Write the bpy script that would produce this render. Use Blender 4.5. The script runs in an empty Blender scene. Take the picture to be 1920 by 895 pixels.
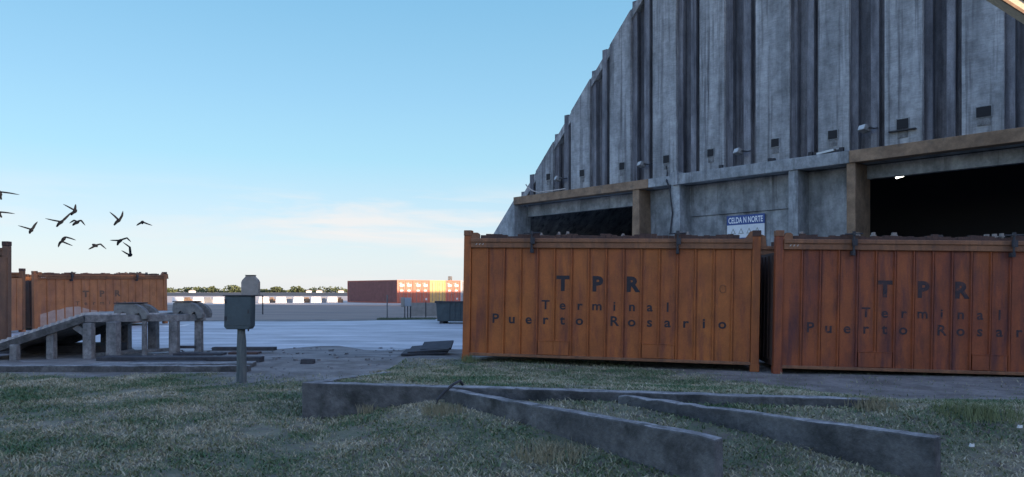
import bpy, math, random
import numpy as np
from mathutils import Vector, Matrix
random.seed(7); rng = np.random.default_rng(11)
R = math.radians
scene = bpy.context.scene
col = scene.collection
# ---------------------------------------------------------------- camera
EYE = 1.6; F = 1387.0; HY = 545.0
cam_d = bpy.data.cameras.new('camera'); cam = bpy.data.objects.new('camera', cam_d); col.objects.link(cam)
cam.location = (0, 0, EYE); cam.rotation_euler = (R(90), 0, 0)
cam_d.sensor_width = 36; cam_d.lens = 36 * F / 1920; cam_d.shift_y = (HY - 447.5) / 1920
cam_d.clip_end = 9000; cam_d.clip_start = .1
scene.camera = cam
# ---------------------------------------------------------------- light
SUN_EL, SUN_AZ = 8.0, 120.0      # azimuth clockwise from +Y (the view direction)
scene.view_settings.view_transform = 'Standard'; scene.view_settings.look = 'None'
scene.view_settings.gamma = 1; scene.view_settings.exposure = 1.3
w = bpy.data.worlds.new('World'); scene.world = w; w.use_nodes = True
nt = w.node_tree; nt.nodes.clear()
def N(nt, t, **k):
    n = nt.nodes.new(t)
    for a, b in k.items():
        if a == 'ins':
            for i, v in b.items(): n.inputs[i].default_value = v
        else: setattr(n, a, b)
    return n
sky = N(nt, 'ShaderNodeTexSky', sky_type='NISHITA', sun_disc=False, sun_elevation=R(SUN_EL), sun_rotation=R(SUN_AZ), altitude=20, air_density=1.0, dust_density=.6, ozone_density=1.6)
tc = N(nt, 'ShaderNodeTexCoord')
mp = N(nt, 'ShaderNodeMapping'); mp.inputs['Scale'].default_value = (1.3, 1.3, 11)
mp.inputs['Rotation'].default_value = (0, R(2.5), 0)
noi = N(nt, 'ShaderNodeTexNoise', ins={'Scale': 2.6, 'Detail': 7, 'Roughness': .58, 'Distortion': .35})
cr = N(nt, 'ShaderNodeMapRange', ins={1: .47, 2: .64, 3: 0, 4: 1})
sep = N(nt, 'ShaderNodeSeparateXYZ')
band = N(nt, 'ShaderNodeFloatCurve')
c = band.mapping.curves[0]
c.points[0].location = (0, .35); c.points[1].location = (1, 0)
for p in ((.045, .75), (.085, 1.0), (.125, .45), (.17, 0.0)): c.points.new(*p)
band.mapping.update()
mul = N(nt, 'ShaderNodeMath', operation='MULTIPLY'); mul2 = N(nt, 'ShaderNodeMath', operation='MULTIPLY', ins={1: .85})
mix = N(nt, 'ShaderNodeMix', data_type='RGBA'); mix.inputs[7].default_value = (3.75, 3.65, 3.6, 1)
hz = N(nt, 'ShaderNodeFloatCurve'); c = hz.mapping.curves[0]
c.points[0].location = (0, .92); c.points[1].location = (1, .55)
for p in ((.2, .92), (.4, .9), (.6, .6)): c.points.new(*p)
hz.mapping.update()
mixh = N(nt, 'ShaderNodeMix', data_type='RGBA')
ramp = N(nt, 'ShaderNodeValToRGB'); re_ = ramp.color_ramp; re_.elements[0].position = 0; re_.elements[0].color = (3.05, 3.30, 3.55, 1)
re_.elements[1].position = 1; re_.elements[1].color = (2.3, 3.3, 6.1, 1)
for p_, c_ in ((.055, (2.7, 3.2, 3.5)), (.10, (2.25, 3.05, 3.55)), (.17, (1.55, 2.85, 3.5)), (.25, (1.25, 2.5, 3.4)), (.38, (.85, 2.05, 3.05)), (.6, (1.6, 2.7, 5.0))):
    e_ = re_.elements.new(p_); e_.color = (*c_, 1)
tint = N(nt, 'ShaderNodeMix', data_type='RGBA', blend_type='MULTIPLY', ins={0: 1.0}); tint.inputs[7].default_value = (2.05, 2.0, 2.5, 1)
bg = N(nt, 'ShaderNodeBackground', ins={1: .1}); out = N(nt, 'ShaderNodeOutputWorld')
L = nt.links.new
L(tc.outputs['Generated'], mp.inputs[0]); L(mp.outputs[0], noi.inputs['Vector']); L(noi.outputs[0], cr.inputs[0])
L(tc.outputs['Generated'], sep.inputs[0]); L(sep.outputs[2], band.inputs[1]); L(sep.outputs[2], hz.inputs[1])
L(cr.outputs[0], mul.inputs[0]); L(band.outputs[0], mul.inputs[1]); L(mul.outputs[0], mul2.inputs[0])
L(sky.outputs[0], tint.inputs[6]); L(tint.outputs[2], mixh.inputs[6]); 
fy = N(nt, 'ShaderNodeMapRange', interpolation_type='SMOOTHSTEP', ins={1: -.35, 2: .35, 3: .25, 4: 1}); L(sep.outputs[1], fy.inputs[0])
fm = N(nt, 'ShaderNodeMath', operation='MULTIPLY'); L(fy.outputs[0], fm.inputs[0]); L(hz.outputs[0], fm.inputs[1]); L(fm.outputs[0], mixh.inputs[0])
L(sep.outputs[2], ramp.inputs[0]); L(ramp.outputs[0], mixh.inputs[7]); L(mixh.outputs[2], mix.inputs[6]); xr = N(nt, 'ShaderNodeMapRange', ins={1: -.46, 2: -.25, 3: .3, 4: 1}); L(sep.outputs[0], xr.inputs[0]); mul3 = N(nt, 'ShaderNodeMath', operation='MULTIPLY'); L(mul2.outputs[0], mul3.inputs[0]); L(xr.outputs[0], mul3.inputs[1]); L(mul3.outputs[0], mix.inputs[0]); L(mix.outputs[2], bg.inputs[0]); L(bg.outputs[0], out.inputs[0])
sd = bpy.data.lights.new('sun', 'SUN'); sd.energy = 5.0; sd.angle = R(.5); sd.color = (1.0, .72, .48)
sun = bpy.data.objects.new('sun', sd); col.objects.link(sun)
sdir = Vector((math.sin(R(SUN_AZ)) * math.cos(R(SUN_EL)), math.cos(R(SUN_AZ)) * math.cos(R(SUN_EL)), math.sin(R(SUN_EL))))
sun.rotation_euler = sdir.to_track_quat('Z', 'Y').to_euler(); sun.location = (60, -40, 40)

# ---------------------------------------------------------------- helpers
def P(px, py, Y): return Vector(((px - 960) / F * Y, Y, EYE - (py - HY) / F * Y))
class MB:
    def __init__(s): s.v = []; s.f = []; s.sm = []
    def add(s, vs, fs, smooth=False):
        b = len(s.v); s.v += [tuple(v) for v in vs]; s.f += [tuple(b + i for i in f) for f in fs]; s.sm += [smooth] * len(fs); return s
    def box(s, x0, x1, y0, y1, z0, z1, M=None):
        vs = [Vector(p) for p in ((x0,y0,z0),(x1,y0,z0),(x1,y1,z0),(x0,y1,z0),(x0,y0,z1),(x1,y0,z1),(x1,y1,z1),(x0,y1,z1))]
        if M: vs = [M @ v for v in vs]
        return s.add(vs, [(0,3,2,1),(4,5,6,7),(0,1,5,4),(1,2,6,5),(2,3,7,6),(3,0,4,7)])
    def hexa(s, vs): return s.add(vs, [(0,3,2,1),(4,5,6,7),(0,1,5,4),(1,2,6,5),(2,3,7,6),(3,0,4,7)])
    def beam(s, a, b, wd, ht, up=(0,0,1)):
        a, b = Vector(a), Vector(b); d = (b - a).normalized(); u = Vector(up); x = d.cross(u).normalized(); u = x.cross(d)
        vs = [p + x*i*wd/2 + u*j*ht/2 for p in (a, b) for i, j in ((-1,-1),(1,-1),(1,1),(-1,1))]
        return s.add(vs, [(0,1,2,3),(7,6,5,4),(0,4,5,1),(1,5,6,2),(2,6,7,3),(3,7,4,0)])
    def tube(s, pts, rad, n=8, sx=1, cap=True, axis=None):
        pts = [Vector(p) for p in pts]; rad = rad if hasattr(rad, '__len__') else [rad]*len(pts); rings = []
        for i, p in enumerate(pts):
            d = (pts[min(i+1, len(pts)-1)] - pts[max(i-1, 0)]).normalized()
            u = Vector(axis) if axis else (Vector((0,0,1)) if abs(d.z) < .9 else Vector((0,1,0)))
            x = d.cross(u).normalized(); u = x.cross(d).normalized()
            rings.append([p + x*math.cos(2*math.pi*k/n)*rad[i] + u*math.sin(2*math.pi*k/n)*rad[i]*sx for k in range(n)])
        vs = [v for r in rings for v in r]; fs = []
        for i in range(len(pts)-1):
            for k in range(n): fs.append((i*n+k, i*n+(k+1)%n, (i+1)*n+(k+1)%n, (i+1)*n+k))
        s.add(vs, fs, True)
        if cap:
            s.add(rings[0], [tuple(range(n-1, -1, -1))]); s.add(rings[-1], [tuple(range(n))])
        return s
    def prism(s, poly, a, b, plane='xz'):   # poly in plane, extruded along the other axis from a to b
        n = len(poly)
        f = (lambda p, t: (p[0], t, p[1])) if plane == 'xz' else ((lambda p, t: (t, p[0], p[1])) if plane == 'yz' else (lambda p, t: (p[0], p[1], t)))
        vs = [f(p, a) for p in poly] + [f(p, b) for p in poly]
        fs = [tuple(range(n)), tuple(range(2*n-1, n-1, -1))] + [(i, i+n, (i+1)%n+n, (i+1)%n) for i in range(n)]
        return s.add(vs, fs)
    def build(s, name, mat, parent=None, loc=None, bevel=0, recalc=True):
        me = bpy.data.meshes.new(name); me.from_pydata(s.v, [], s.f)
        me.polygons.foreach_set('use_smooth', s.sm)
        if recalc:
            import bmesh
            bm = bmesh.new(); bm.from_mesh(me); bmesh.ops.recalc_face_normals(bm, faces=bm.faces); bm.to_mesh(me); bm.free()
        me.materials.append(mat); o = bpy.data.objects.new(name, me); col.objects.link(o)
        if parent: o.parent = parent
        if loc: o.location = loc
        if bevel:
            m = o.modifiers.new('bevel', 'BEVEL'); m.width = bevel; m.segments = 2; m.limit_method = 'ANGLE'
        return o
def tag(o, label=None, cat=None, group=None, kind=None):
    if label: o['label'] = label
    if cat: o['category'] = cat
    if group: o['group'] = group
    if kind: o['kind'] = kind
    return o
def empty(name, loc=(0,0,0), rz=0, label=None, cat=None, group=None):
    o = bpy.data.objects.new(name, None); col.objects.link(o); o.location = loc; o.rotation_euler = (0,0,rz); o.empty_display_size = .2
    return tag(o, label, cat, group)
def kids(o): return [c for c in bpy.data.objects if c.parent == o]
def copy_tree(o, parent=None):
    c = o.copy(); col.objects.link(c)
    if parent: c.parent = parent
    for ch in kids(o): copy_tree(ch, c)
    return c

# ---------------------------------------------------------------- materials
def mat(name, c1, c2, scale=3, stretch=(1,1,1), rough=.85, bump=.3, bscale=30, c3=None, s3=1.0, t3=(.55,.7), stretch3=(1,1,1), lo=.35, hi=.65, metal=0, coord='Object', bstretch=None, fine=0.12, mott=None):
    m = bpy.data.materials.new(name); m.use_nodes = True; nt = m.node_tree; nt.nodes.clear(); L = nt.links.new
    o = N(nt,'ShaderNodeOutputMaterial'); b = N(nt,'ShaderNodeBsdfPrincipled', ins={'Roughness': rough, 'Metallic': metal}); L(b.outputs[0], o.inputs[0])
    t = N(nt,'ShaderNodeTexCoord')
    def noise(sc, st, det=6, r=.6):
        mp = N(nt,'ShaderNodeMapping'); mp.inputs['Scale'].default_value = st; n = N(nt,'ShaderNodeTexNoise', ins={'Scale': sc, 'Detail': det, 'Roughness': r})
        L(t.outputs[coord], mp.inputs[0]); L(mp.outputs[0], n.inputs['Vector']); return n
    n1 = noise(scale, stretch); mr = N(nt,'ShaderNodeMapRange', ins={1: lo, 2: hi}); L(n1.outputs[0], mr.inputs[0])
    mx = N(nt,'ShaderNodeMix', data_type='RGBA'); mx.inputs[6].default_value = (*c1,1); mx.inputs[7].default_value = (*c2,1); L(mr.outputs[0], mx.inputs[0])
    outc = mx.outputs[2]
    if c3:
        n3 = noise(s3, stretch3, 8, .65); m3 = N(nt,'ShaderNodeMapRange', ins={1: t3[0], 2: t3[1]}); L(n3.outputs[0], m3.inputs[0])
        x3 = N(nt,'ShaderNodeMix', data_type='RGBA'); x3.inputs[7].default_value = (*c3,1); L(m3.outputs[0], x3.inputs[0]); L(outc, x3.inputs[6]); outc = x3.outputs[2]
    nb = noise(bscale, bstretch or (1,1,1), 5, .65)
    if fine:
        fr = N(nt,'ShaderNodeMapRange', ins={1: .25, 2: .75, 3: 1-fine, 4: 1+fine}); L(nb.outputs[0], fr.inputs[0])
        xf = N(nt,'ShaderNodeVectorMath', operation='SCALE'); L(outc, xf.inputs[0]); L(fr.outputs[0], xf.inputs['Scale']); outc = xf.outputs[0]
    if mott:
        nm = noise(mott[0], mott[2] if len(mott) > 2 else (1,1,1), 10, .74); mm = N(nt,'ShaderNodeMapRange', ins={1: .36, 2: .64, 3: 1-mott[1], 4: 1+mott[1]*.55}); L(nm.outputs[0], mm.inputs[0])
        xm = N(nt,'ShaderNodeVectorMath', operation='SCALE'); L(outc, xm.inputs[0]); L(mm.outputs[0], xm.inputs['Scale']); outc = xm.outputs[0]
    L(outc, b.inputs['Base Color'])
    bp = N(nt,'ShaderNodeBump', ins={'Strength': bump, 'Distance': .02}); L(nb.outputs[0], bp.inputs['Height']); L(bp.outputs[0], b.inputs['Normal'])
    return m
def flat(name, c, rough=.6, emit=0, metal=0):
    m = bpy.data.materials.new(name); m.use_nodes = True; b = m.node_tree.nodes['Principled BSDF']
    b.inputs['Base Color'].default_value = (*c,1); b.inputs['Roughness'].default_value = rough; b.inputs['Metallic'].default_value = metal
    if emit: b.inputs['Emission Color'].default_value = (*c,1); b.inputs['Emission Strength'].default_value = emit
    return m
M = {}
M['gable'] = mat('board_marked_concrete', (.21,.215,.22), (.43,.43,.43), 1.1, (1,1,.16), .9, .5, 9, mott=(2.4,.34,(1,1,.8)), c3=(.075,.072,.078), s3=1.5, t3=(.50,.68), stretch3=(2.6,2.6,.10), bstretch=(.35,.35,2.2), fine=.2)
M['gable_dark'] = mat('dark_streaked_concrete', (.11,.11,.125), (.26,.255,.27), 1.3, (1,1,.12), .9, .35, 22, mott=(2.4,.35,(1,1,.5)), c3=(.065,.06,.068), s3=1.5, t3=(.48,.68), stretch3=(3,3,.12), fine=.2)  # darker streaked concrete for the buttresses and recessed strips
M['conc'] = mat('streaked_concrete', (.18,.19,.195), (.35,.36,.365), 1.4, (1,1,.4), .9, .45, 14, mott=(2.6,.36,(1,1,.8)), c3=(.08,.078,.078), s3=1.4, t3=(.55,.75), stretch3=(2.4,2.4,.2))
M['beam_brown'] = mat('brown_stained_concrete', (.21,.135,.085), (.29,.19,.12), 1.6, (1,1,1), .9, .3, 30, mott=(2.2,.35), c3=(.12,.10,.085), s3=2, t3=(.55,.75))
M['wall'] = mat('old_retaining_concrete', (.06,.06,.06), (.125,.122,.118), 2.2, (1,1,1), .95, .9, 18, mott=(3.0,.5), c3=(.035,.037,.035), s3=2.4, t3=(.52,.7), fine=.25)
M['walltop_skylit'] = mat('skylit_wall_top', (.17,.165,.16), (.30,.29,.28), 3, rough=.95, bump=.8, bscale=20, mott=(5,.5), c3=(.08,.08,.07), s3=4, t3=(.55,.65))  # skylight on the upward wall faces put into a paler colour
M['column'] = mat('column_concrete', (.13,.13,.13), (.24,.235,.23), 3, (1,1,.5), .9, .5, 16, mott=(4,.45), c3=(.07,.07,.07), s3=3, t3=(.58,.78))
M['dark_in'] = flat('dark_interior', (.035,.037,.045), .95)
M['vent'] = flat('black_vent', (.012,.012,.014), .8)
def orange(name, a, b, c3, t3, st=(1,1,.3)):
    return mat(name, a, b, 1.7, st, .62, .22, 30, c3=c3, s3=1.7, t3=t3, stretch3=(3.2,3.2,.45), fine=.16, mott=(2.2,.24,(1.2,1.2,.8)))
M['orange'] = orange('weathered_orange_paint', (.31,.080,.017), (.39,.112,.019), (.17,.042,.02), (.49,.71))
M['orange_dark'] = orange('rusty_orange_paint', (.22,.048,.015), (.31,.078,.017), (.10,.026,.022), (.46,.68))
M['orange_rail'] = orange('faded_brown_rail_paint', (.19,.075,.032), (.27,.115,.05), (.11,.05,.03), (.5,.7))
M['orange_far'] = orange('faded_orange_paint', (.36,.135,.055), (.43,.17,.065), (.27,.12,.08), (.5,.74))
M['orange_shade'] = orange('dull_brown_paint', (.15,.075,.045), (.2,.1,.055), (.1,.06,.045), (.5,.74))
M['ink'] = mat('worn_black_lettering', (.014,.013,.018), (.03,.02,.024), 9, rough=.7, bump=.1, c3=(.12,.04,.025), s3=14, t3=(.64,.76))
M['ink_worn'] = mat('peeling_dark_lettering', (.018,.014,.02), (.05,.025,.026), 9, rough=.7, bump=.1, c3=(.15,.045,.025), s3=10, t3=(.55,.68))
M['ink_faint'] = mat('faded_lettering', (.10,.06,.04), (.16,.085,.05), 9, rough=.7, bump=.1)
M['end'] = mat('gap_shadow_end_paint', (.05,.03,.025), (.09,.045,.03), 3, rough=.8, bump=.2)  # shadow in the gap between containers put into the end panel colour
M['steel'] = mat('dark_weathered_steel', (.028,.029,.034), (.05,.05,.055), 6, rough=.85, bump=.2, c3=(.09,.05,.03), s3=8, t3=(.6,.75))
M['rustbar'] = mat('rusty_bar', (.05,.028,.024), (.085,.042,.03), 6, rough=.8, bump=.3)
M['slat'] = mat('pale_slats', (.38,.37,.36), (.5,.49,.47), 4, rough=.8, bump=.15)
M['peg'] = mat('dull_peg', (.2,.17,.15), (.3,.26,.23), 6, rough=.8, bump=.1)
M['pale'] = mat('pale_worn_paint', (.36,.30,.27), (.5,.45,.4), 6, rough=.7, bump=.2)
M['greybox'] = mat('grey_green_enclosure_paint', (.035,.052,.062), (.05,.072,.082), 4, rough=.55, bump=.12, c3=(.045,.06,.065), s3=5, t3=(.55,.75))
M['pale_box'] = mat('pale_grey_plate', (.24,.215,.19), (.31,.28,.25), 4, rough=.8, bump=.15)
M['wood'] = mat('weathered_post_wood', (.055,.075,.08), (.12,.13,.125), 5, (4,4,.5), .9, .6, 20, bstretch=(3,3,.3))
M['white'] = mat('white_concrete', (.62,.60,.56), (.78,.76,.72), 3, rough=.85, bump=.2)
M['red'] = mat('red_container_paint', (.38,.09,.055), (.46,.12,.075), 2, rough=.5, bump=.1, c3=(.30,.06,.05), s3=2, t3=(.55,.75))
M['red_shaded'] = mat('shaded_red_side', (.20,.085,.075), (.26,.11,.10), 2, rough=.7, bump=.1)  # shaded copy of the red paint, side shade put into the colour
M['maroon'] = mat('maroon_container_paint', (.22,.045,.035), (.30,.065,.05), 2, rough=.5, bump=.1)
M['yellow'] = mat('yellow_container_paint', (.50,.31,.10), (.58,.37,.13), 2, rough=.5, bump=.1)
M['greycon'] = mat('grey_container_paint', (.22,.24,.27), (.3,.32,.35), 2, rough=.5, bump=.1)
M['skip'] = mat('dark_green_skip_paint', (.03,.045,.052), (.05,.07,.075), 2.5, rough=.6, bump=.2, c3=(.035,.04,.04), s3=3, t3=(.5,.7))
M['skip_side'] = M['skip']
M['bird'] = mat('dark_plumage', (.008,.010,.014), (.018,.02,.026), 20, rough=.8, bump=.1)
M['bird'].node_tree.nodes['Principled BSDF'].inputs['Specular IOR Level'].default_value = 0
M['hood'] = mat('mottled_grey_concrete_cradle', (.13,.13,.125), (.22,.215,.2), 4, rough=.9, bump=.4, c3=(.09,.085,.08), s3=6, t3=(.5,.68))
M['wine'] = mat('sun_bleached_cladding', (.5,.42,.3), (.6,.5,.37), 3, (.4,6,6), .7, .3, 20)
M['signwhite'] = mat('sign_white', (.55,.57,.6), (.66,.68,.7), 3, rough=.5, bump=.05)
M['signblue'] = flat('sign_blue', (.02,.06,.22), .5)
M['signyellow'] = flat('sign_warning_grey', (.25,.26,.24), .5)
M['letterwhite'] = flat('letter_white', (.75,.77,.8), .5)
M['lamp'] = flat('lit_lamp', (1,.95,.85), .5, emit=3.5)
M['lens'] = flat('floodlight_lens', (.5,.52,.52), .25)
M['shed'] = mat('shed_wall', (.25,.25,.25), (.34,.33,.32), .4, rough=.9, bump=.3)

# ---------------------------------------------------------------- ground
def sst(t): t = min(max(t, 0), 1); return t*t*(3-2*t)
def vsst(t): t = np.clip(t, 0, 1); return t*t*(3-2*t)
CA, CB = (-2.63, 9.25), (3.8, 7.8)                 # the long low wall
def wallc_y(x): return CA[1] + (x - CA[0]) * (CB[1]-CA[1]) / (CB[0]-CA[0])
_ph = rng.uniform(0, 6.28, (14, 2)); _fr = rng.uniform(.5, 3.4, 14); _an = rng.uniform(0, 6.28, 14)
def gz(x, y):
    x = np.asarray(x, float); y = np.asarray(y, float)
    wy = CA[1] + (x - CA[0]) * (CB[1]-CA[1]) / (CB[0]-CA[0])
    wy = np.where(x > 3.8, 7.8, wy)
    side = vsst((x + 2.5) / 1.9)
    front = .33 * vsst((y - 5.5) / (wy - 5.5)) * side
    bed = (.39 - (.30 + .07 * vsst((x + .5) / 3)) * vsst((y - wy) / 5.2)) * vsst((x + 2.46) / .12) * (1 - vsst((y - 16.2) / 2.5))
    far_right = vsst((x - 3.6) / 1.5)
    z = np.where(y > wy + .1, bed * (1 - far_right) + far_right * (.33 - .33 * vsst((y - 7.8) / 3.8)) * (1 - vsst((y - 16.2) / 2.5)), front)
    n = np.zeros_like(z)
    for i in range(14):
        n += np.sin((x*np.cos(_an[i]) + y*np.sin(_an[i])) * _fr[i] + _ph[i, 0]) / (1 + _fr[i])
    near = (1 - vsst((y - 12.5) / 2.5))
    z = z + n * .018 * near * (1 - .6 * (y > wy) * (x > -2.4))
    z += .07 * np.exp(-(((x - 4.6) / 1.1)**2 + ((y - 7.3) / .7)**2))
    return z
xs = sorted(set([-3000,-1200,-500,-200,-100,-60,-40,-25,-18,-14] + list(np.round(np.arange(-12, 13.01, .12), 3)) + [14,18,25,40,60,100,200,500,1200,3000]))
ys = sorted(set([-300,-100,-40,-15,-5,0,2] + list(np.round(np.arange(3, 19.01, .12), 3)) + [22,26,32,40,60,90,140,200,400,800,1600,3200,5200]))
X_, Y_ = np.meshgrid(xs, ys); Z_ = gz(X_, Y_)
Z_ = np.where((np.abs(X_) > 13) & (Y_ < 19), Z_ * .6, Z_)
nx, ny = len(xs), len(ys)
vs = np.stack([X_.ravel(), Y_.ravel(), Z_.ravel()], 1)
fs = [(j*nx+i, j*nx+i+1, (j+1)*nx+i+1, (j+1)*nx+i) for j in range(ny-1) for i in range(nx-1)]
def grassmask(x, y):
    """1 = lawn, 0 = bare dirt"""
    x = np.asarray(x, float); y = np.asarray(y, float)
    n = (np.sin(x*2.3+1)+np.sin(y*3.1+x*1.3)+np.sin(x*5.1-y*4.2)) * .16
    left = 1 - vsst((y + n*1.2 - (13.4 - .0*x)) / 1.2)
    kerbside = np.where(x < -5.2, y < 14.35, True)
    dirt = vsst((x + 6.0) / 1.5) * (1 - vsst((x + 2.2) / .2)) * vsst((y + n*1.5 - 11.6) / 1.6)
    g = left * kerbside * (1 - .9 * dirt)
    bed = (x > -2.4) & (y > wallc_y(x)) & (y < 16.3)
    g = np.where(bed, 1.0 * (1 - .55*vsst((y-14.2)/1.2)), g)
    track = vsst((x - 4.4 - (10.5 - y) * .45 + n) / 1.0) * vsst((y - 8.9 - n - (6-x)*.12) / .8)
    return np.clip(g * (1 - .97 * track), 0, 1)
me = bpy.data.meshes.new('ground'); me.from_pydata(vs.tolist(), [], fs)
at = me.attributes.new('lawn', 'FLOAT', 'POINT'); at.data.foreach_set('value', grassmask(X_.ravel(), Y_.ravel()).astype(np.float32))
me.polygons.foreach_set('use_smooth', [True]*len(fs))
gm = bpy.data.materials.new('soil_and_lawn'); gm.use_nodes = True; nt = gm.node_tree; L = nt.links.new
b = nt.nodes['Principled BSDF']; b.inputs['Roughness'].default_value = .95
t = N(nt,'ShaderNodeTexCoord'); a = N(nt,'ShaderNodeAttribute', attribute_name='lawn')
def cn(sc, det=7, r=.62):
    n = N(nt,'ShaderNodeTexNoise', ins={'Scale': sc, 'Detail': det, 'Roughness': r}); L(t.outputs['Object'], n.inputs['Vector']); return n
def mixc(f, c1, c2, lo=.4, hi=.6):
    mr = N(nt,'ShaderNodeMapRange', ins={1: lo, 2: hi}); L(f, mr.inputs[0]); x = N(nt,'ShaderNodeMix', data_type='RGBA'); L(mr.outputs[0], x.inputs[0])
    for i, c in ((6, c1), (7, c2)):
        if isinstance(c, tuple): x.inputs[i].default_value = (*c, 1)
        else: L(c, x.inputs[i])
    return x.outputs[2]
dirt = mixc(cn(1.3).outputs[0], (.13,.115,.10), (.24,.22,.20)); dirt = mixc(cn(9).outputs[0], dirt, (.10,.09,.08), .5, .8)
lawn = mixc(cn(.75, 9, .72).outputs[0], (.085,.10,.055), (.22,.195,.13), .42, .62); lawn = mixc(cn(5, 8, .7).outputs[0], lawn, (.12,.10,.08), .5, .62)
L(mixc(a.outputs['Fac'], dirt, lawn, .15, .7), b.inputs['Base Color'])
bp = N(nt,'ShaderNodeBump', ins={'Strength': .8, 'Distance': .03}); L(cn(28, 8, .7).outputs[0], bp.inputs['Height']); L(bp.outputs[0], b.inputs['Normal'])
me.materials.append(gm); ground = bpy.data.objects.new('ground', me); col.objects.link(ground); tag(ground, kind='structure')

def sheet(name, pts, z, m):
    mb = MB(); mb.add([(x, y, z) for x, y in pts], [tuple(range(len(pts)))]); o = mb.build(name, m, recalc=False); tag(o, kind='structure'); return o
m_as = mat('yard_asphalt', (.215,.155,.125), (.27,.205,.165), .12, (1,2.5,1), .9, .4, 6, c3=(.13,.11,.10), s3=.25, t3=(.5,.7), stretch3=(.4,2,1))
m_ap = mat('wet_pale_concrete', (.42,.43,.44), (.54,.545,.55), .35, (.5,2,1), .75, .15, 8, c3=(.30,.31,.32), s3=.5, t3=(.50,.66), stretch3=(.4,1.6,1), fine=.10, mott=(.9,.28,(.5,1.6,1)))
m_sand = mat('sunlit_sandy_yard', (.44,.36,.30), (.54,.46,.39), .1, (1,3,1), .95, .3, 3)
m_bank = mat('far_sandbank', (.45,.38,.31), (.55,.48,.4), .02, (1,3,1), .95, .2, 1)
m_dirt = mat('grey_rubble_soil', (.15,.14,.13), (.24,.225,.21), .8, (1,2,1), .95, .6, 14, c3=(.09,.085,.08), s3=1.4, t3=(.52,.66), stretch3=(.6,2,1))
sheet('asphalt_yard', [(-140,38.5),(-60,38.5),(-20,39.4),(-4,41.5),(60,42),(60,84),(-140,84)], .004, m_as)
# apron with a ragged near edge
near = [(x, 20.0 + .9*math.sin(x*.9)+.5*math.sin(x*2.3+1) + (1.2 if x > -3 else 0)) for x in np.arange(-30, 8, .5)]
sheet('concrete_apron', near + [(8, 40.2), (-4,40.9), (-9,38.4), (-20,37.6), (-30, 37)], .008, m_ap)
near2 = [(x, 17.2+.5*math.sin(x*1.3)+.35*math.sin(x*3.1)) for x in np.arange(-30, -2.6, .4)]
sheet('dirt_strip', near2 + [(-2.6, 22), (-30, 22)], .004, m_dirt)
sheet('sandy_yard', [(-400,84),(200,84),(200,215),(-400,215)], .004, m_sand)
mw = bpy.data.materials.new('river_water'); mw.use_nodes = True; b = mw.node_tree.nodes['Principled BSDF']
b.inputs['Base Color'].default_value = (.09,.085,.08,1); b.inputs['Roughness'].default_value = .75; b.inputs['Specular IOR Level'].default_value = .15
nn = N(mw.node_tree,'ShaderNodeTexNoise', ins={'Scale': .4, 'Detail': 5}); tt = N(mw.node_tree,'ShaderNodeTexCoord'); bb = N(mw.node_tree,'ShaderNodeBump', ins={'Strength': .6, 'Distance': .4})
mw.node_tree.links.new(tt.outputs['Object'], nn.inputs['Vector']); mw.node_tree.links.new(nn.outputs[0], bb.inputs['Height']); mw.node_tree.links.new(bb.outputs[0], b.inputs['Normal'])
sheet('river', [(-900,215),(600,215),(900,520),(-1200,520)], .03, mw)
sheet('far_bank', [(-1400,520),(1200,520),(1600,900),(-1800,900)], .05, m_bank)
# painted arrow on the apron
mb = MB(); ar = [(0,-.12),(1.1,-.12),(1.1,-.4),(1.9,0),(1.1,.4),(1.1,.12),(0,.12)]
pa = P(286, 612, 33.0)
mb.add([(pa.x + x*.75 , 33.0 + y*5.0, .013) for x, y in ar], [tuple(range(7))])
tag(mb.build('painted_arrow', M['white'], recalc=False), kind='structure')

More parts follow.
